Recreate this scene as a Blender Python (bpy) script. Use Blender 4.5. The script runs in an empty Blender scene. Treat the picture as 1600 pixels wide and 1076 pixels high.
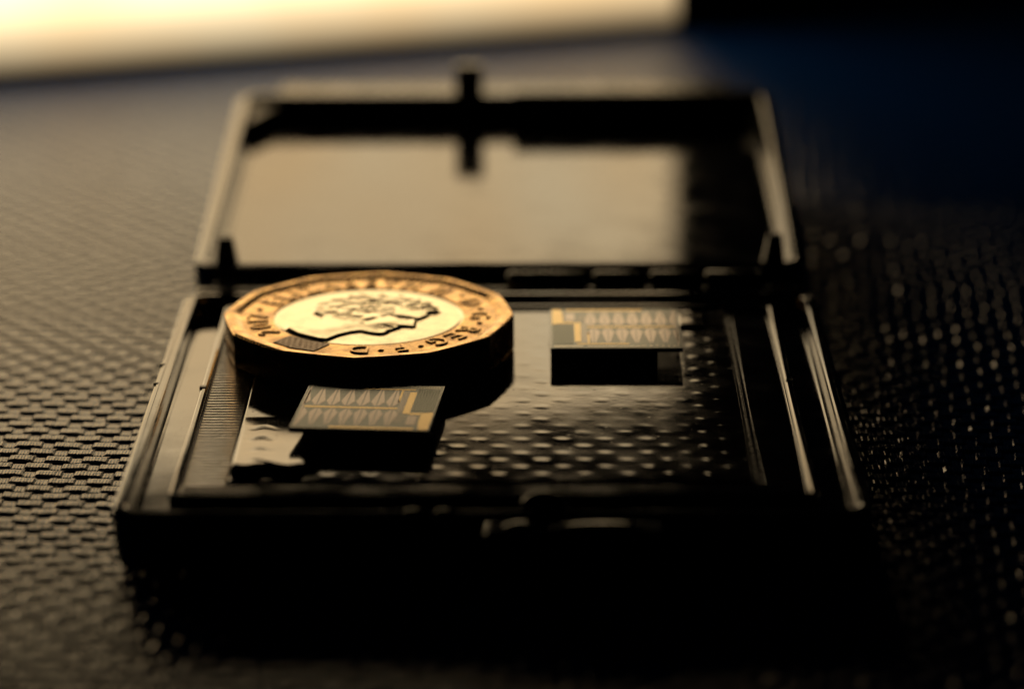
import bpy, bmesh, math, random
import numpy as np
from mathutils import Matrix, Vector

S = 0.001                      # everything below is written in millimetres
sc = bpy.context.scene
C = sc.collection
random.seed(7)
rng = np.random.default_rng(7)

# ------------------------------------------------------------------ camera
cam_d = bpy.data.cameras.new('camera')
cam = bpy.data.objects.new('camera', cam_d)
C.objects.link(cam)
sc.camera = cam
cam_d.sensor_width = 36.0
cam_d.lens = 115.33
cam_d.clip_start = 0.01
cam_d.clip_end = 20.0
PIT, YAW, ROL = math.radians(17.846), math.radians(-0.428), math.radians(-0.306)
fw = Vector((math.sin(YAW)*math.cos(PIT), math.cos(YAW)*math.cos(PIT), -math.sin(PIT)))
rt = Vector((math.cos(YAW), -math.sin(YAW), 0))
up = rt.cross(fw)
r2 = math.cos(ROL)*rt + math.sin(ROL)*up
u2 = -math.sin(ROL)*rt + math.cos(ROL)*up
m = Matrix((r2, u2, -fw)).transposed().to_4x4()
m.translation = Vector((3.02, -240.42, 85.81))*S
cam.matrix_world = m
cam_d.dof.use_dof = True
cam_d.dof.focus_distance = 0.2525
cam_d.dof.aperture_fstop = 16.5
cam_d.dof.aperture_blades = 0

# ------------------------------------------------------------------ world
w = bpy.data.worlds.new('World')
sc.world = w
w.use_nodes = True
bg = w.node_tree.nodes['Background']
bg.inputs[0].default_value = (0.25, 0.4, 1.0, 1)
bg.inputs[1].default_value = 0.0006

sc.view_settings.view_transform = 'Standard'
sc.view_settings.look = 'None'
sc.view_settings.exposure = 0.0
sc.view_settings.gamma = 1.0
sc.view_settings.use_curve_mapping = False
sc.cycles.use_denoising = True
sc.cycles.max_bounces = 8
sc.cycles.glossy_bounces = 6
sc.cycles.sample_clamp_indirect = 4.0

# ------------------------------------------------------------------ helpers
def mat(name, base, rough=0.3, metal=0.0, ior=1.5, spec=0.5, bumps=(), rvar=None, cvar=None, coat=0.0, wear=None):
    """Principled material. bumps: (kind, scale per mm, strength, distance mm)."""
    M = bpy.data.materials.new(name)
    M.use_nodes = True
    nt = M.node_tree
    b = nt.nodes['Principled BSDF']
    b.inputs['Base Color'].default_value = (*base, 1)
    b.inputs['Roughness'].default_value = rough
    b.inputs['Metallic'].default_value = metal
    b.inputs['IOR'].default_value = ior
    b.inputs['Specular IOR Level'].default_value = spec
    b.inputs['Coat Weight'].default_value = coat
    tc = nt.nodes.new('ShaderNodeTexCoord')
    prev = None
    for kind, scale, strength, dist in bumps:
        if kind == 'noise':
            t = nt.nodes.new('ShaderNodeTexNoise')
            t.inputs['Scale'].default_value = scale/S
            t.inputs['Detail'].default_value = 5
            out = t.outputs['Fac']
            nt.links.new(tc.outputs['Object'], t.inputs['Vector'])
        elif kind == 'scratch':
            mp = nt.nodes.new('ShaderNodeMapping')
            mp.inputs['Rotation'].default_value = (0, 0, 0.5)
            mp.inputs['Scale'].default_value = (0.06, 1.6, 1)
            nt.links.new(tc.outputs['Object'], mp.inputs['Vector'])
            t = nt.nodes.new('ShaderNodeTexNoise')
            t.inputs['Scale'].default_value = scale/S
            t.inputs['Detail'].default_value = 3
            nt.links.new(mp.outputs[0], t.inputs['Vector'])
            out = t.outputs['Fac']
        elif kind == 'specks':
            t = nt.nodes.new('ShaderNodeTexVoronoi')
            t.inputs['Scale'].default_value = scale/S
            nt.links.new(tc.outputs['Object'], t.inputs['Vector'])
            r = nt.nodes.new('ShaderNodeValToRGB')
            r.color_ramp.elements[0].position = 0.0
            r.color_ramp.elements[0].color = (1, 1, 1, 1)
            r.color_ramp.elements[1].position = 0.10
            r.color_ramp.elements[1].color = (0, 0, 0, 1)
            nt.links.new(t.outputs['Distance'], r.inputs[0])
            out = r.outputs[0]
        elif kind in ('wave_x', 'wave_y'):
            t = nt.nodes.new('ShaderNodeTexWave')
            t.bands_direction = 'X' if kind == 'wave_x' else 'Y'
            t.inputs['Scale'].default_value = scale/S
            t.inputs['Distortion'].default_value = 1.5
            t.inputs['Detail'].default_value = 2
            t.inputs['Detail Scale'].default_value = 2
            nt.links.new(tc.outputs['Object'], t.inputs['Vector'])
            out = t.outputs['Fac']
        bp = nt.nodes.new('ShaderNodeBump')
        bp.inputs['Strength'].default_value = strength
        bp.inputs['Distance'].default_value = dist*S
        nt.links.new(out, bp.inputs['Height'])
        if prev:
            nt.links.new(prev.outputs[0], bp.inputs['Normal'])
        prev = bp
    if prev:
        nt.links.new(prev.outputs[0], b.inputs['Normal'])
    if rvar:                                   # (scale, lo, hi)
        t = nt.nodes.new('ShaderNodeTexNoise')
        t.inputs['Scale'].default_value = rvar[0]/S
        t.inputs['Detail'].default_value = 6
        nt.links.new(tc.outputs['Object'], t.inputs['Vector'])
        mr = nt.nodes.new('ShaderNodeMapRange')
        mr.inputs['From Min'].default_value = 0.35
        mr.inputs['From Max'].default_value = 0.65
        mr.inputs['To Min'].default_value = rvar[1]
        mr.inputs['To Max'].default_value = rvar[2]
        nt.links.new(t.outputs['Fac'], mr.inputs['Value'])
        nt.links.new(mr.outputs[0], b.inputs['Roughness'])
    if cvar:                                   # (scale, other colour)
        t = nt.nodes.new('ShaderNodeTexNoise')
        t.inputs['Scale'].default_value = cvar[0]/S
        t.inputs['Detail'].default_value = 6
        nt.links.new(tc.outputs['Object'], t.inputs['Vector'])
        r = nt.nodes.new('ShaderNodeValToRGB')
        r.color_ramp.elements[0].position = 0.38
        r.color_ramp.elements[0].color = (*base, 1)
        r.color_ramp.elements[1].position = 0.66
        r.color_ramp.elements[1].color = (*cvar[1], 1)
        nt.links.new(t.outputs['Fac'], r.inputs[0])
        nt.links.new(r.outputs[0], b.inputs['Base Color'])
    return M

def link(name, me, mt, parent=None, smooth=False):
    o = bpy.data.objects.new(name, me)
    C.objects.link(o)
    if mt is not None and len(me.materials) == 0:
        me.materials.append(mt)
    if parent is not None:
        o.parent = parent
    if smooth:
        me.polygons.foreach_set('use_smooth', [True]*len(me.polygons))
    return o

def mesh(name, vs, fs, mt, parent=None, smooth=False):
    me = bpy.data.meshes.new(name)
    me.from_pydata([(v[0]*S, v[1]*S, v[2]*S) for v in vs], [], fs)
    me.update()
    return link(name, me, mt, parent, smooth)

def empty(name, loc=(0, 0, 0), rz=0.0):
    o = bpy.data.objects.new(name, None)
    o.empty_display_size = 0.005
    C.objects.link(o)
    o.location = Vector(loc)*S
    o.rotation_euler = (0, 0, rz)
    return o

def tag(o, label=None, cat=None, group=None, kind=None):
    if label: o['label'] = label
    if cat: o['category'] = cat
    if group: o['group'] = group
    if kind: o['kind'] = kind
    return o

def rr_loop(hx, hy, r, cx=0, cy=0, n=7):
    r = max(r, 0.04)
    pts = []
    for k, (sx, sy) in enumerate(((1, 1), (-1, 1), (-1, -1), (1, -1))):
        for i in range(n):
            a = math.pi/2*(k + i/(n-1))
            pts.append((cx+sx*(hx-r)+r*math.cos(a), cy+sy*(hy-r)+r*math.sin(a)))
    return pts

def sweep(name, hx, hy, r, prof, mt, parent, cx=0, cy=0, cap0=True, cap1=True, n=7):
    """Closed shell: a profile of (inset, z) carried round a rounded rectangle."""
    vs, fs = [], []
    L = 4*n
    for ins, z in prof:
        for x, y in rr_loop(hx-ins, hy-ins, r-ins, cx, cy, n):
            vs.append((x, y, z))
    for j in range(len(prof)-1):
        for i in range(L):
            a, b = j*L+i, j*L+(i+1) % L
            fs.append((a, b, b+L, a+L))
    if cap0: fs.append(tuple(reversed(range(L))))
    if cap1: fs.append(tuple(range((len(prof)-1)*L, len(prof)*L)))
    return mesh(name, vs, fs, mt, parent)

def bevel_box(name, lo, hi, mt, parent, bev=0.12, seg=2):
    bm = bmesh.new()
    bmesh.ops.create_cube(bm, size=1)
    c = [(a+b)/2 for a, b in zip(lo, hi)]
    d = [b-a for a, b in zip(lo, hi)]
    for v in bm.verts:
        v.co = Vector([(c[i]+v.co[i]*d[i])*S for i in range(3)])
    bmesh.ops.bevel(bm, geom=bm.edges[:], offset=bev*S, segments=seg, profile=0.5, affect='EDGES')
    me = bpy.data.meshes.new(name)
    bm.to_mesh(me); bm.free()
    return link(name, me, mt, parent)

def prism(name, pts, z0, z1, mt, parent, bev=0.0):
    """Outline pts (x, y) given depth from z0 to z1."""
    n = len(pts)
    vs = [(x, y, z0) for x, y in pts]
    if bev:
        cx = sum(p[0] for p in pts)/n; cy = sum(p[1] for p in pts)/n
        vs += [(x, y, z1-bev) for x, y in pts]
        vs += [(cx+(x-cx)*(1-bev/max(.01, math.hypot(x-cx, y-cy))), cy+(y-cy)*(1-bev/max(.01, math.hypot(x-cx, y-cy))), z1) for x, y in pts]
        rings = 3
    else:
        vs += [(x, y, z1) for x, y in pts]
        rings = 2
    fs = [tuple(reversed(range(n)))]
    for j in range(rings-1):
        for i in range(n):
            a, b = j*n+i, j*n+(i+1) % n
            fs.append((a, b, b+n, a+n))
    fs.append(tuple(range((rings-1)*n, rings*n)))
    return mesh(name, vs, fs, mt, parent)

def grid_mesh(name, X, Y, Z, mt, parent=None, keep=None, smooth=True):
    """Height field as one mesh, built with numpy. keep: bool per quad."""
    ny, nx = X.shape
    co = np.stack([X, Y, Z], -1).reshape(-1, 3)*S
    idx = np.arange(ny*nx).reshape(ny, nx)
    q = np.stack([idx[:-1, :-1], idx[:-1, 1:], idx[1:, 1:], idx[1:, :-1]], -1)
    q = q[keep] if keep is not None else q.reshape(-1, 4)
    used = np.zeros(ny*nx, bool); used[q.ravel()] = True
    remap = np.cumsum(used)-1
    co = co[used]; q = remap[q]
    me = bpy.data.meshes.new(name)
    me.vertices.add(len(co)); me.vertices.foreach_set('co', co.ravel().astype(np.float32))
    me.loops.add(q.size); me.loops.foreach_set('vertex_index', q.ravel().astype(np.int32))
    me.polygons.add(len(q)); me.polygons.foreach_set('loop_start', (np.arange(len(q))*4).astype(np.int32))
    if smooth:
        me.polygons.foreach_set('use_smooth', np.ones(len(q), bool))
    me.update(); me.validate()
    return link(name, me, mt, parent)

def sst(x, a, b):
    t = np.clip((x-a)/(b-a), 0, 1)
    return t*t*(3-2*t)

# ------------------------------------------------------------------ materials
PLASTIC = mat('black_plastic', (0.010, 0.010, 0.011), 0.1, ior=1.72,
              bumps=(('noise', 0.5, 0.10, 0.03), ('specks', 1.1, 0.25, 0.015), ('scratch', 2.0, 0.06, 0.02)), rvar=(0.25, 0.05, 0.14))
PLASTIC2 = mat('black_plastic_satin', (0.010, 0.010, 0.011), 0.26, ior=1.5,
               bumps=(('noise', 2.0, 0.15, 0.02),), rvar=(0.4, 0.2, 0.34))
GEL = mat('gel_film', (0.016, 0.013, 0.010), 0.08, ior=1.6,
          bumps=(('noise', 0.9, 0.10, 0.03), ('specks', 0.8, 0.3, 0.02)), rvar=(0.3, 0.05, 0.13))
GELM = mat('gel_margin', (0.016, 0.013, 0.010), 0.22, ior=1.6, bumps=(('wave_y', 0.5, 0.7, 0.06), ('noise', 3, 0.2, 0.02)))
CLOTH = mat('navy_woven_fibre', (0.003, 0.030, 0.15), 0.17, ior=1.5, spec=0.36,
            bumps=(('wave_x', 1.3, 0.5, 0.03), ('noise', 5.0, 0.4, 0.03), ('noise', 1.2, 0.15, 0.04)))
TABLE = mat('dark_table', (0.006, 0.006, 0.007), 0.6, spec=0.2)
BRASS = mat('nickel_brass', (0.82, 0.49, 0.15), 0.22, 1.0, bumps=(('noise', 2.5, 0.16, 0.03), ('scratch', 4.0, 0.15, 0.02)),
            rvar=(0.8, 0.14, 0.30), cvar=(0.7, (0.44, 0.235, 0.065)))
NICKEL = mat('nickel_alloy', (0.70, 0.61, 0.42), 0.15, 1.0, bumps=(('scratch', 3.0, 0.08, 0.02), ('noise', 4.0, 0.05, 0.02)), rvar=(0.8, 0.10, 0.18))
HOLO = mat('latent_grating', (0.15, 0.085, 0.035), 0.38, 1.0, bumps=(('wave_x', 0.7, 0.8, 0.06), ('noise', 3.0, 0.9, 0.06)))
SIL = mat('silicon_black', (0.006, 0.006, 0.007), 0.08, ior=2.2)
DIE = mat('die_face', (0.055, 0.066, 0.060), 0.2, 1.0, bumps=(('wave_x', 3.2, 0.12, 0.01),))
TAPER = mat('die_taper_metal', (0.25, 0.21, 0.19), 0.18, 1.0)
GOLD = mat('die_gold', (0.52, 0.37, 0.14), 0.22, 1.0)
PAD = mat('die_pads', (0.38, 0.36, 0.30), 0.25, 1.0)
GREEN = mat('die_array', (0.06, 0.078, 0.06), 0.3, 1.0)
CASE = mat('screen_case', (0.01, 0.01, 0.01), 0.4)

def screen_material():
    M = bpy.data.materials.new('screen_glow')
    M.use_nodes = True
    nt = M.node_tree
    nt.nodes.remove(nt.nodes['Principled BSDF'])
    e = nt.nodes.new('ShaderNodeEmission')
    tc = nt.nodes.new('ShaderNodeTexCoord')
    t = nt.nodes.new('ShaderNodeTexNoise')
    t.inputs['Scale'].default_value = 0.045/S
    t.inputs['Detail'].default_value = 1
    nt.links.new(tc.outputs['Object'], t.inputs['Vector'])
    r = nt.nodes.new('ShaderNodeValToRGB')
    r.color_ramp.elements[0].position = 0.35
    r.color_ramp.elements[0].color = (1.0, 0.69, 0.35, 1)
    r.color_ramp.elements[1].position = 0.65
    r.color_ramp.elements[1].color = (1.0, 0.77, 0.45, 1)
    nt.links.new(t.outputs['Fac'], r.inputs[0])
    nt.links.new(r.outputs[0], e.inputs['Color'])
    sx = nt.nodes.new('ShaderNodeSeparateXYZ')
    nt.links.new(tc.outputs['Object'], sx.inputs[0])
    mr = nt.nodes.new('ShaderNodeMapRange')      # glow graded into the emission, dimmer at the foot to soften its lower edge
    mr.interpolation_type = 'SMOOTHSTEP'
    mr.inputs['From Min'].default_value = -1*S
    mr.inputs['From Max'].default_value = 12*S
    mr.inputs['To Min'].default_value = 0.05
    mr.inputs['To Max'].default_value = 2.2
    nt.links.new(sx.outputs['Z'], mr.inputs['Value'])
    nt.links.new(mr.outputs[0], e.inputs['Strength'])
    nt.links.new(e.outputs[0], nt.nodes['Material Output'].inputs['Surface'])
    return M
GLOW = screen_material()

# ------------------------------------------------------------------ setting: table and woven cloth
tab = mesh('table', [(-500, -400, -3), (500, -400, -3), (500, 700, -3), (-500, 700, -3),
                     (-500, -400, -30), (500, -400, -30), (500, 700, -30), (-500, 700, -30)],
           [(0, 1, 2, 3), (7, 6, 5, 4), (0, 4, 5, 1), (1, 5, 6, 2), (2, 6, 7, 3), (3, 7, 4, 0)], TABLE)
tag(tab, kind='structure')

PC, PR = 2.94, 1.62                        # length of one float with its gap, and row pitch
def weave(u, v):
    """Height of a plain weave: flat floats laid like bricks, a gap between each and the next."""
    j = np.floor(v/PR+0.04*np.sin(u*0.9)+0.03*np.sin(u*2.3+1.0))
    fv = v/PR+0.04*np.sin(u*0.9)+0.03*np.sin(u*2.3+1.0)-j
    wob = 0.05*np.sin(j*1.7+u*0.21)+0.04*np.sin(j*0.63)
    ph = np.mod(u/PC+0.5*j+wob, 1.0)
    d = np.abs(ph-0.5)
    over = sst(d, 0.155, 0.168)
    thick = sst(np.minimum(fv*0.8, 1-fv), 0.0, 0.22)
    crown = 0.014*(1-(np.minimum(ph, 1-ph)/0.35)**2)
    thick = thick*(1-0.12*np.sin(u*9.0+j*2.3)*np.sin(u*3.1+j))
    # every float lies a little differently
    k = np.floor(u/PC+0.5*j+wob+0.5)
    h1 = np.mod(np.sin(k*12.9898+j*78.233)*43758.5453, 1.0)-0.5
    h2 = np.mod(np.sin(k*39.3468+j*11.135)*24634.6345, 1.0)-0.5
    cu_ = np.where(ph > 0.5, ph-1, ph)
    lie = 0.022*h1+0.05*h2*cu_+0.03*h1*(fv-0.5)
    ribs = 0.0022*np.sin(2*np.pi*(u/0.55+v*0.35))
    weft = (0.075+crown+ribs+lie)*thick*over-0.065*(1-over)-0.03*(1-thick)
    return weft+0.12
th = math.radians(-3.7)
def to_world(u, v):
    return u*math.cos(th)-v*math.sin(th), u*math.sin(th)+v*math.cos(th)
def cloth_patch(u0, du, nu, v0, dv, nv, hole):
    U, V = np.meshgrid(u0+du*np.arange(nu+1), v0+dv*np.arange(nv+1))
    Z = weave(U, V)-0.34
    X, Y = to_world(U, V)
    idx = np.arange(X.size).reshape(X.shape)
    q = np.stack([idx[:-1, :-1], idx[:-1, 1:], idx[1:, 1:], idx[1:, :-1]], -1)
    xc = (X[:-1, :-1]+X[1:, 1:])/2; yc = (Y[:-1, :-1]+Y[1:, 1:])/2
    keep = yc < 151.5+0.3333*xc             # the cloth ends just behind the foot of the lit screen
    if hole:                                # nothing is seen under the box
        keep &= ~((np.abs(xc) < 24.5) & (yc > -24.5) & (yc < 26))
    return np.stack([X, Y, Z], -1).reshape(-1, 3), q[keep]
parts = [cloth_patch(-62.0, 0.18, 456, -80.0, 0.145, 1062, True),       # left of and under the box
         cloth_patch(20.08, 0.11, 400, -80.0, 0.145, 1062, True),       # right of the box
         cloth_patch(-92.0, 0.36, 511, 73.99, 0.197, 515, False)]       # behind the box
cos, qs, off = [], [], 0
for co, q in parts:
    used = np.zeros(len(co), bool); used[q.ravel()] = True
    q = (np.cumsum(used)-1)[q]+off
    co = co[used]
    cos.append(co); qs.append(q); off += len(co)
# plain cloth outside the woven area, a step lower
cos.append(np.array([(-300, -300, -0.62), (300, -300, -0.62), (300, 250, -0.62), (-300, 50, -0.62)]))
qs.append(np.arange(4)[None]+off)
co = np.concatenate(cos)*S; q = np.concatenate(qs)
me = bpy.data.meshes.new('woven_cloth')
me.vertices.add(len(co)); me.vertices.foreach_set('co', co.ravel().astype(np.float32))
me.loops.add(q.size); me.loops.foreach_set('vertex_index', q.ravel().astype(np.int32))
me.polygons.add(len(q)); me.polygons.foreach_set('loop_start', (np.arange(len(q))*4).astype(np.int32))
me.polygons.foreach_set('use_smooth', np.zeros(len(q), bool))
me.update(); me.validate()
tag(link('woven_cloth', me, CLOTH), kind='structure')

# ------------------------------------------------------------------ lit screen behind the box
A = math.atan2(26.8, 80.4)
scr = empty('lit_screen', (20.3, 150.1, 0.0), A)
tag(scr, 'bright warm glowing screen standing on edge behind the open black box', 'screen')
SW, SH = 150.0, 55.5
bevel_box('housing', (-SW-3, 0.4, 0.0), (2.0, 8.0, SH+3), CASE, scr, 1.2, 3)
mesh('display', [(-SW, 0.2, 1.0), (0, 0.2, 1.0), (0, 0.2, SH), (-SW, 0.2, SH),
                 (-SW, 0.5, 1.0), (0, 0.5, 1.0), (0, 0.5, SH), (-SW, 0.5, SH)],
     [(0, 1, 2, 3), (0, 4, 5, 1), (1, 5, 6, 2), (2, 6, 7, 3), (3, 7, 4, 0)], GLOW, scr)

# ------------------------------------------------------------------ the box
G = 4.4                                     # gel surface height
H = 26.75
box = empty('chip_box', (0, 0, 0))
tag(box, 'open black plastic hinged box with a gel floor holding coin and chips', 'box')

base = sweep('base', H, H, 2.2, [(1.0, 0.0), (0.45, 0.25), (0.2, 0.8), (0.05, 2.2), (0.0, 3.3), (0.0, 4.30), (0.06, 4.47), (0.2, 4.56),
                                 (0.42, 4.58), (0.46, 4.53), (0.52, 4.53), (0.56, 4.6), (0.85, 4.6), (1.0, 4.54), (1.1, 4.40), (1.16, 4.1), (1.25, 3.2), (1.35, 3.05), (1.5, 3.0)],
             PLASTIC, box)
FX, FY = 23.05, 22.9
frame = sweep('inner_frame', FX, FY, 0.8, [(0.0, 3.003), (0.0, 4.35), (0.08, 4.52), (0.2, 4.58), (0.42, 4.58), (0.53, 4.5), (0.6, 4.32), (0.64, 4.05), (0.7, 4.02)],
              PLASTIC, box, cap0=False)
# small joints in the frame and rim seen on both sides
bevel_box('frame_joint', (-FX-0.05, 1.1, 4.0), (-FX+0.5, 1.6, 4.66), PLASTIC2, frame, 0.05, 1)
bevel_box('frame_joint', (FX-0.5, 2.3, 4.0), (FX+0.05, 2.8, 4.66), PLASTIC2, frame, 0.05, 1)
bevel_box('rim_nick', (-H-0.06, 6.9, 4.1), (-H+0.35, 7.25, 4.62), PLASTIC2, base, 0.05, 1)
bevel_box('rim_nick', (-H-0.06, 2.2, 4.1), (-H+0.35, 2.5, 4.62), PLASTIC2, base, 0.05, 1)
# front ledge, catch and nubs
bevel_box('front_ledge', (-22.3, -22.35, 4.02), (22.3, -20.6, 4.56), PLASTIC, box, 0.14, 3)
def hump(name, x, y, z, rx, ry, rz, mt, parent, n=14):
    vs, fs = [], []
    for j in range(n//2+1):
        b = math.pi/2*j/(n//2)
        for i in range(n):
            a = 2*math.pi*i/n
            vs.append((x+rx*math.cos(a)*math.cos(b), y+ry*math.sin(a)*math.cos(b), z+rz*math.sin(b)))
    for j in range(n//2):
        for i in range(n):
            a, b2 = j*n+i, j*n+(i+1) % n
            fs.append((a, b2, b2+n, a+n))
    fs.append(tuple(reversed(range(n))))
    return mesh(name, vs, fs, mt, parent, True)
latch = bevel_box('latch_keeper', (-0.6, -29.4, 1.2), (12.0, -26.6, 4.3), PLASTIC, box, 0.35, 3)
hump('catch_nub', 3.6, -24.7, 4.0, 1.9, 0.8, 1.6, PLASTIC, latch)
hump('catch_knuckle', 2.0, -28.3, 4.2, 1.3, 0.7, 0.45, PLASTIC, latch)
hump('catch_knuckle', 7.6, -28.4, 4.2, 3.6, 0.7, 0.42, PLASTIC, latch)
for x in (-5.6, -3.4):
    hump('rim_nub', x, -26.15, 4.55, 0.6, 0.35, 0.28, PLASTIC, base)

# hinge: knuckles along the back wall
hinge = bevel_box('hinge_bar', (-26.0, 27.0, 2.2), (26.2, 28.9, 4.5), PLASTIC2, box, 0.5, 3)
for k, (x0, x1) in enumerate(((-24.5, -17), (-16.6, -9), (-8.6, -1), (0.6, 7.6), (8.0, 12.5), (12.9, 17.2), (17.6, 22.5))):
    # a barrel on the X axis
    n = 28; vs = []; fs = []
    yy, zz, r = 29.6, 4.15, (1.3 if k > 2 else 0.55)
    for x in (x0, x0+0.2, x1-0.2, x1):
        rr = r-0.15 if x in (x0, x1) else r
        for i in range(n):
            a = 2*math.pi*i/n
            vs.append((x, yy+rr*math.cos(a), zz+rr*math.sin(a)))
    for j in range(3):
        for i in range(n):
            a, b2 = j*n+i, j*n+(i+1) % n
            fs.append((a, b2, b2+n, a+n))
    fs.append(tuple(reversed(range(n)))); fs.append(tuple(range(3*n, 4*n)))
    mesh('hinge_knuckle', vs, fs, PLASTIC2, hinge, True)

# ---- lid, swung right over backwards
lid = sweep('lid', 26.6, 24.8, 2.2, [(1.2, -2.6), (0.4, -2.3), (0.05, -1.4), (0.0, 2.1), (0.05, 2.45), (0.25, 2.58), (0.95, 2.6), (1.15, 2.55), (1.25, 2.4), (1.35, 0.3), (1.5, 0.04), (1.7, 0.0)],
            PLASTIC, box, cy=25.2)
lid.location = Vector((0, 30.6, 2.9))*S
lid.rotation_euler = (math.radians(4.25), 0, 0)
bevel_box('lid_lip', (-22.6, 49.6, 1.3), (22.6, 53.2, 2.52), PLASTIC2, lid, 0.3, 3)
bevel_box('raised_wall', (0.9, 47.5, 0.05), (25.2, 48.9, 3.2), PLASTIC2, lid, 0.2, 2)
bevel_box('latch_tongue', (-4.9, 47.6, 0.6), (-2.1, 49.4, 5.9), PLASTIC2, lid, 0.35, 3)
# corner gussets
for sx in (-1, 1):
    mesh('corner_gusset', [(sx*25.2, 43.2, 0.03), (sx*25.2, 48.4, 0.03), (sx*22.2, 48.4, 0.03), (sx*25.2, 43.2, 1.75), (sx*25.2, 48.4, 1.9), (sx*22.2, 48.4, 1.9)],
         [(0, 1, 2), (5, 4, 3), (0, 2, 5, 3), (2, 1, 4, 5), (1, 0, 3, 4)], PLASTIC2, lid)
    mesh('hinge_ear', [(sx*22.4, 1.9, 0.03), (sx*25.0, 1.9, 0.03), (sx*25.0, 3.6, 0.03), (sx*22.4, 3.6, 0.03),
                       (sx*23.2, 2.2, 4.6), (sx*24.4, 2.2, 4.6), (sx*24.4, 3.0, 4.6), (sx*23.2, 3.0, 4.6)],
         [(0, 1, 2, 3), (4, 5, 6, 7), (0, 1, 5, 4), (1, 2, 6, 5), (2, 3, 7, 6), (3, 0, 4, 7)], PLASTIC2, lid)

# ---- gel film over a diamond mesh
GX0, GX1, GY0, GY1 = -19.2, 18.7, -19.2, 21.9
CHIP_R = (9.45, 12.05, 0.0)
CHIP_F = (-9.55, -7.25, math.radians(-5.0))
COIN = (-10.39, 12.07)
step = 0.11
X, Y = np.meshgrid(np.arange(GX0, GX1+step/2, step), np.arange(GY0, GY1+step/2, step))
def cell(px, py, ox, oy):
    return (np.mod(X-ox+px/2, px)-px/2), (np.mod(Y-oy+py/2, py)-py/2)
PX, PY = 3.1, 3.05
bump = np.zeros_like(X)
for ox, oy in ((0.4, 0.2), (0.4+PX/2, 0.2+PY/2)):
    dx, dy = cell(PX, PY, ox, oy)
    d = np.hypot(dx/0.75+0.25*dy, dy/0.62)
    bump = np.maximum(bump, (1-sst(d, 0.1, 1.25)))
def chipdist(c):
    ca, sa = math.cos(-c[2]), math.sin(-c[2])
    x = (X-c[0])*ca-(Y-c[1])*sa; y = (X-c[0])*sa+(Y-c[1])*ca
    return np.maximum(np.abs(x), np.abs(y))-5.2
near = np.minimum(np.minimum(chipdist(CHIP_R), chipdist(CHIP_F)), np.hypot(X-COIN[0], Y-COIN[1])-11.7)
amp = 0.0022*sst(near, 0.2, 2.0)+0.004*np.exp(-((X-3.0)/1.6)**2)
amp = amp+0.014*(1-sst(Y, -15.0, -5.0))+0.026*sst(X, 13.8, 16.4)
amp *= sst(near, -0.2, 0.5)*(1-0.9*sst(-X, 13.5, 14.5)*(1-sst(-Y, 16.8, 17.6)))
lump = rng.normal(0, 1, X.shape)
k = np.ones(61)/61
for ax in (0, 1):
    for _ in range(2):
        lump = np.apply_along_axis(lambda v: np.convolve(v, k, 'same'), ax, lump)
lump /= lump.std()
Z = G-0.10+bump*amp+0.004*lump*sst(near, 0, 1.5)
# the film peels up at its front left corner and at its back right corner
pl = sst(-X, 12.7, 14.2)
rise = 0.055*np.clip(-5.0-Y, 0, 20)
front = 17.3+0.35*np.sin(X*2.0)
Z = Z+pl*(rise*(1-sst(-Y, front-0.2, front+1.0)))*(1-sst(-X, 18.75, 19.15)*0.3)
for q in range(4):                          # the mesh shows through as dents
    Z = Z-pl*(0.03+0.01*(q % 2))*np.exp(-((X+17.5-0.2*q)/0.8)**2-((Y+8.0+2.9*q+0.3*np.sin(X*3))/0.33)**2)
cr = sst(X, 14.4, 15.0)*(1-sst(X, 16.8, 17.3))*sst(Y, 16.6, 17.1)*(1-sst(Y, 20.5, 21.5))
Z = Z+0.35*cr*(1-(Y-16.6)/5.5)
ed = np.minimum(np.minimum(X-GX0, GX1-X), np.minimum(Y-GY0, GY1-Y))
Z = np.where(ed < 0.06, 4.0, Z)
gel = grid_mesh('gel_film', X, Y, Z, GEL, box)
# ribbed margin round the film
def slab(name, x0, x1, y0, y1, z0, z1, mt, parent):
    return bevel_box(name, (x0, y0, z0), (x1, y1, z1), mt, parent, 0.06, 1)
slab('ribbed_margin', -22.30, -19.25, -20.55, 22.1, 4.03, 4.25, GELM, box)
slab('smooth_margin', 19.35, 22.30, -20.55, 22.1, 4.03, 4.13, PLASTIC, box)
slab('film_edge', 18.9, 19.1, -20.3, 22.0, 4.03, 4.18, PLASTIC2, box)

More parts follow.
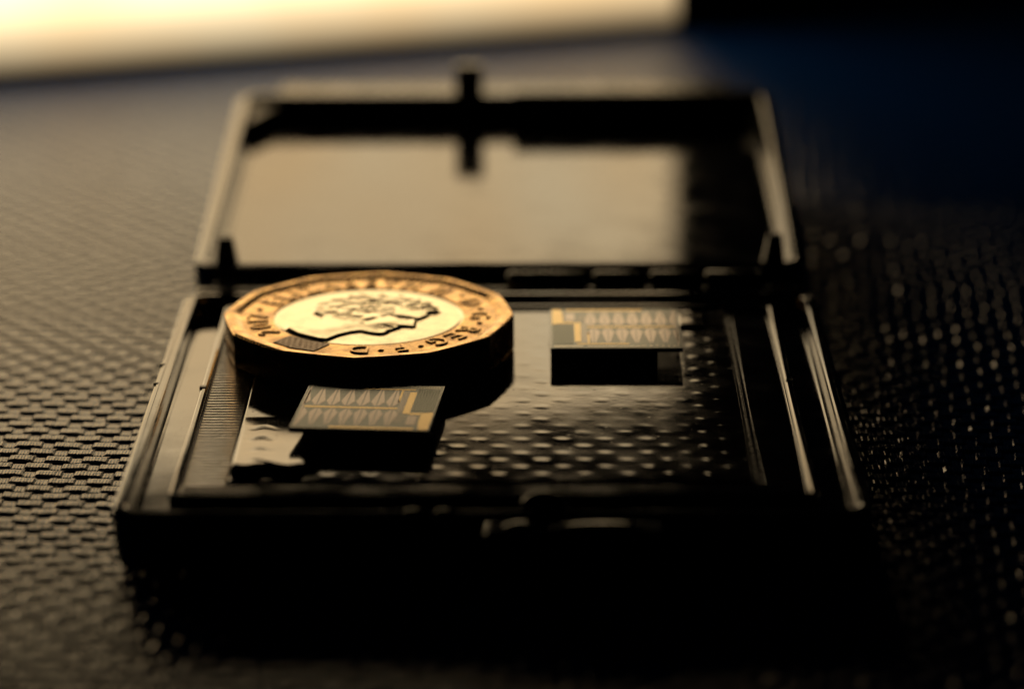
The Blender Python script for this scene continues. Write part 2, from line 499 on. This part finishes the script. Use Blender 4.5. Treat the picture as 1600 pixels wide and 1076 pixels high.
# ------------------------------------------------------------------ chips
def make_chip(c, label):
    t = empty('microchip', (c[0], c[1], G), c[2])
    tag(t, label, 'microchip', 'patterned silicon chips on the gel')
    h = 5.22
    ZT = 1.47
    # carrier stops short of one end, the die overhangs it there
    bevel_box('carrier_block', (-h+0.02, -h+0.02, -0.08), (h-1.95, h-0.4, ZT-0.36), SIL, t, 0.02, 1)
    die = bevel_box('die', (-h, -h, ZT-0.355), (h, h, ZT), SIL, t, 0.02, 1)
    def U(u): return -h+2*h*u
    def pl(name, poly, z, mt, th=0.014, parent=die):
        return prism(name, [(U(a), U(b)) for a, b in poly], z, z+th, mt, parent)
    def rect(u0, v0, u1, v1): return [(u0, v0), (u1, v0), (u1, v1), (u0, v1)]
    pl('face_plate', rect(0.006, 0.006, 0.994, 0.994), ZT+0.001, DIE, 0.012)
    z = ZT+0.013
    pl('gold_corner', [(0.0155, 0.60), (0.10, 0.62), (0.10, 0.80), (0.085, 0.98), (0.0155, 0.98)], z, GOLD, 0.016)
    pl('gold_line', rect(0.12, 0.945, 0.72, 0.978), z, GOLD)
    pl('gold_line', rect(0.185, 0.16, 0.235, 0.64), z, GOLD)
    pl('gold_line', rect(0.102, 0.62, 0.184, 0.66), z, GOLD)
    pl('gold_line', rect(0.285, 0.515, 0.96, 0.545), z, GOLD, 0.012)
    pl('gold_line', rect(0.20, 0.095, 0.60, 0.118), z, GOLD)
    pl('gold_line', rect(0.285, 0.13, 0.30, 0.40), z, GOLD)
    pl('edge_line', rect(0.965, 0.06, 0.975, 0.95), z, TAPER)
    pl('pad_array', rect(0.022, 0.10, 0.178, 0.59), z, GREEN)
    pl('probe_pad', rect(0.12, 0.69, 0.19, 0.88), z, TAPER)
    # fine dots of the pad array and bond pads: far too small to take apart
    vs, fs = [], []
    def quad(u0, v0, u1, v1, zz):
        n = len(vs)
        for a, b in ((u0, v0), (u1, v0), (u1, v1), (u0, v1)): vs.append((U(a), U(b), zz))
        fs.append((n, n+1, n+2, n+3))
    for i in range(7):
        for j in range(11):
            quad(0.032+i*0.0205, 0.115+j*0.0425, 0.042+i*0.0205, 0.137+j*0.0425, z+0.018)
    o = mesh('array_dots', vs, fs, DIE, die); o['kind'] = 'stuff'
    vs, fs = [], []
    for i in range(30):
        u = 0.285+i*0.0225
        if i < 19 or i % 2: quad(u, 0.035, u+0.013, 0.062, z+0.01)
    for i in range(12):
        quad(0.03+i*0.0185, 0.028+0.0*i, 0.041+i*0.0185, 0.075, z+0.01)
    for i in range(40):
        quad(0.12+i*0.021, 0.982, 0.13+i*0.021, 0.99, z+0.01)
    o = mesh('bond_pads', vs, fs, PAD, die); o['kind'] = 'stuff'
    vs, fs = [], []
    for i in range(5):
        quad(0.243+i*0.0085, 0.14, 0.2465+i*0.0085, 0.60+0.02*i, z+0.01)
    for i in range(3):
        quad(0.20+i*0.01, 0.70+i*0.05, 0.285, 0.712+i*0.05, z+0.01)
    o = mesh('bus_lines', vs, fs, TAPER, die); o['kind'] = 'stuff'
    # two rows of kite shaped tapers, each split down its middle
    for k in range(7):
        u = 0.315+k*0.1085
        wd = 0.046
        for s in (-1, 1):
            if k == 6 and s == 1: continue
            g = 0.004*s
            pl('taper', [(u+g, 0.92), (u+g, 0.565), (u+g+s*0.010, 0.565), (u+g+s*wd, 0.66), (u+g+s*0.008, 0.92)][::(1 if s > 0 else -1)], z, TAPER)
            pl('taper', [(u+0.02+g, 0.13), (u+0.02+g, 0.495), (u+0.02+g+s*0.010, 0.495), (u+0.02+g+s*wd, 0.40), (u+0.02+g+s*0.008, 0.13)][::(-1 if s > 0 else 1)], z, TAPER)
    return t
make_chip(CHIP_R, 'square patterned chip lying alone on the gel beside the coin')
c2 = make_chip((CHIP_F[0], CHIP_F[1], CHIP_F[2]+math.pi), 'square patterned chip lying in front of the coin')

# ------------------------------------------------------------------ coin
coin = empty('coin', (COIN[0], COIN[1], G-0.10))
tag(coin, 'twelve sided two colour coin with a crowned head in relief', 'coin')
TH = 2.9
ROT = math.radians(-33)
N12 = 12
def outline(R, n=720, mill=0.0, flat=1.0):
    pts = []
    for i in range(n):
        a = 2*math.pi*i/n
        k = (a-ROT) % (2*math.pi/N12) - math.pi/N12
        poly = math.cos(math.pi/N12)/math.cos(k)          # 1 at the corners
        rr = R*(1-flat*(1-poly)*0.7)
        if mill and int((a-ROT)//(2*math.pi/N12)) % 2 == 0:
            rr += mill*(0.5+0.5*math.cos(a*180))-mill
        pts.append((rr*math.cos(a), rr*math.sin(a)))
    return pts
n = 1440
prof = [(11.55, 0.0, 0, 1), (11.7, 0.12, 0.0, 1), (11.72, 0.3, 0.07, 1), (11.72, TH-0.3, 0.07, 1), (11.72, TH-0.13, 0.05, 1), (11.63, TH-0.03, 0.02, 1), (11.5, TH, 0.0, 1),
        (11.05, TH-0.015, 0.0, 1), (10.85, TH-0.05, 0, 1), (10.55, TH-0.20, 0, 1), (10.45, TH-0.23, 0, 0.9), (7.75, TH-0.23, 0, 0.0), (7.66, TH-0.27, 0, 0.0), (7.60, TH-0.36, 0, 0.0)]
vs, fs = [], []
for R, z, ml, fl in prof:
    for x, y in outline(R, n, ml, fl):
        vs.append((x, y, z))
for j in range(len(prof)-1):
    for i in range(n):
        a, b = j*n+i, j*n+(i+1) % n
        fs.append((a, b, b+n, a+n))
fs.append(tuple(reversed(range(n))))
ring = mesh('outer_ring', vs, fs, BRASS, coin)

# inner disc with a plain crowned head in relief
head = [(-4.4, -5.2), (-3.6, -6.3), (-2.0, -7.0), (0.2, -7.2), (1.1, -6.9), (1.15, -5.4), (1.5, -4.3), (1.9, -3.7), (2.7, -3.75), (3.6, -3.55), (4.0, -3.1), (3.95, -2.6),
        (3.85, -2.3), (4.0, -2.0), (3.95, -1.75), (4.1, -1.4), (4.0, -1.0), (4.1, -0.75), (4.85, -0.55), (4.9, -0.2), (4.35, 0.7), (4.0, 1.3), (4.15, 1.9), (4.15, 2.7), (3.8, 3.4),
        (4.3, 3.7), (4.2, 4.4), (3.5, 4.3), (3.4, 5.3), (2.6, 4.9), (2.2, 6.0), (1.4, 5.4), (0.7, 6.5), (-0.1, 5.6), (-1.0, 6.5), (-1.6, 5.4), (-2.6, 5.9), (-2.8, 4.8), (-4.0, 4.7),
        (-4.6, 3.6), (-5.3, 2.8), (-5.2, 1.4), (-5.5, 0.4), (-4.9, -0.8), (-4.3, -1.7), (-3.2, -2.0), (-2.8, -2.8), (-3.0, -3.8), (-3.7, -4.6)]
hp = np.array(head)
st = 0.055
GXd, GYd = np.meshgrid(np.arange(-7.75, 7.76, st), np.arange(-7.75, 7.76, st))
P = np.stack([GXd, GYd], -1).reshape(-1, 2)
# turn grid points into the upright frame of the coin
ca, sa = math.cos(-ROT), math.sin(-ROT)
Q = np.stack([P[:, 0]*ca-P[:, 1]*sa, P[:, 0]*sa+P[:, 1]*ca], -1)
Q = Q+np.array([0.0, 0.15])
dmin = np.full(len(Q), 1e9); inside = np.zeros(len(Q), bool)
for k in range(len(hp)):
    a, b = hp[k], hp[(k+1) % len(hp)]
    ab = b-a
    t = np.clip(((Q-a)@ab)/(ab@ab), 0, 1)
    dmin = np.minimum(dmin, np.linalg.norm(Q-(a+t[:, None]*ab), axis=1))
    cond = ((a[1] > Q[:, 1]) != (b[1] > Q[:, 1]))
    with np.errstate(divide='ignore', invalid='ignore'):
        xi = (b[0]-a[0])*(Q[:, 1]-a[1])/(b[1]-a[1])+a[0]
    inside ^= cond & (Q[:, 0] < xi)
sd = np.where(inside, dmin, -dmin)
qx, qy = Q[:, 0], Q[:, 1]
relief = 0.30*sst(sd, -0.04, 0.34)+0.06*sst(sd, 0.3, 2.2)
def blob(x, y, rx, ry, amp_, ang=0.0):
    c, s_ = math.cos(ang), math.sin(ang)
    dx, dy = qx-x, qy-y
    u = (dx*c+dy*s_)/rx; v = (-dx*s_+dy*c)/ry
    return amp_*np.exp(-(u*u+v*v))
inm = sst(sd, 0.0, 0.4)
hair = sst(-(qx-(1.3+0.35*np.sin(qy*1.3))), 0.0, 0.5)*sst(qy, -2.2, -1.4)*(1-0.0)
hair = np.maximum(hair, sst(qy, 2.9, 3.5))
curl = np.sin(1.55*np.hypot(qx+1.2, qy-1.4)*2.2+2.0*np.sin(np.arctan2(qy-1.4, qx+1.2)*3))
relief = relief+inm*hair*(0.03+0.05*curl+0.06*np.sin(qx*4.6+np.sin(qy*2.0))*np.sin(qy*4.9+np.sin(qx*1.7)))
# band and points of the crown
band = np.exp(-((qy-3.9-0.10*qx)/0.28)**2)
relief = relief+inm*(0.12*band*(np.abs(qx) < 4.3))
for k in range(7):
    relief = relief+inm*blob(-2.7+k*0.98, 4.85+0.35*math.cos(k-3), 0.28, 0.28, 0.13)
relief = relief+inm*(blob(2.8, 0.9, 0.75, 0.30, -0.22, 0.1)+blob(2.9, 0.85, 0.3, 0.16, 0.10)+blob(3.0, 1.6, 0.9, 0.22, 0.07, 0.05)
                     + blob(2.3, -1.0, 0.9, 0.9, 0.09)+blob(3.2, -1.65, 0.7, 0.10, -0.10)+blob(0.6, -0.5, 0.4, 0.7, 0.12)
                     + blob(3.7, -0.55, 0.35, 0.22, 0.05))
relief = 0.55*np.where(sd > -0.06, relief, 0)
Zc = (TH-0.30+relief).reshape(GXd.shape)
rr = np.hypot(GXd, GYd)
Zc = Zc-0.03*sst(rr, 7.35, 7.6)
rc = np.hypot((GXd[:-1, :-1]+GXd[1:, 1:])/2, (GYd[:-1, :-1]+GYd[1:, 1:])/2)
grid_mesh('inner_disc', GXd, GYd, Zc, NICKEL, coin, rc < 7.66)

# raised lettering, each letter its own piece
def letter(ch, ang, size=2.25, rad=8.1):
    cu = bpy.data.curves.new('letter', 'FONT')
    cu.body = ch
    cu.offset = -0.03
    cu.align_x = 'CENTER'
    cu.size = size
    cu.extrude = 0.035
    cu.bevel_depth = 0.03
    cu.bevel_resolution = 1
    cu.resolution_u = 4
    tmp = bpy.data.objects.new('tmp', cu)
    C.objects.link(tmp)
    dg = bpy.context.evaluated_depsgraph_get()
    dg.update()
    me = bpy.data.meshes.new_from_object(tmp.evaluated_get(dg))
    bpy.data.objects.remove(tmp)
    bpy.data.curves.remove(cu)
    a = math.radians(ang)
    M = Matrix.Scale(S, 4) @ Matrix.Translation((rad*math.cos(a), rad*math.sin(a), TH-0.23+0.05)) @ Matrix.Rotation(a-math.pi/2, 4, 'Z') @ Matrix.Diagonal((1.05, 1.12, 1, 1))
    me.transform(M)
    me.name = 'letter'
    me.materials.clear()
    return link('letter', me, BRASS, ring)
for ch, ang in (('2', 209), ('0', 198), ('1', 189), ('7', 180.5), ('E', 155), ('L', 144), ('I', 135.5), ('Z', 126), ('A', 114.5), ('B', 103), ('E', 92), ('T', 81),
                ('H', 69), ('I', 54), ('I', 48), ('D', 24), ('G', 0), ('R', -25), ('E', -37.5), ('G', -50), ('F', -71), ('D', -92)):
    letter(ch, ang)
for ang in (168, 36.5, 12, -12.5, -61, -81.5):
    a = math.radians(ang)
    hump('stop', 9.15*math.cos(a), 9.15*math.sin(a), TH-0.235, 0.26, 0.26, 0.13, BRASS, ring, 10)
# latent image panel below the neck
a0, a1 = math.radians(-110), math.radians(-139)
pts = [(8.0*math.cos(a0), 8.0*math.sin(a0)), (10.0*math.cos(a0-0.05), 10.0*math.sin(a0-0.05)), (10.15*math.cos((a0+a1)/2), 10.15*math.sin((a0+a1)/2)),
       (10.0*math.cos(a1+0.05), 10.0*math.sin(a1+0.05)), (8.0*math.cos(a1), 8.0*math.sin(a1)), (7.85*math.cos((a0+a1)/2), 7.85*math.sin((a0+a1)/2))]
prism('latent_image_panel', pts[::-1], TH-0.28, TH-0.17, HOLO, coin, 0.04)
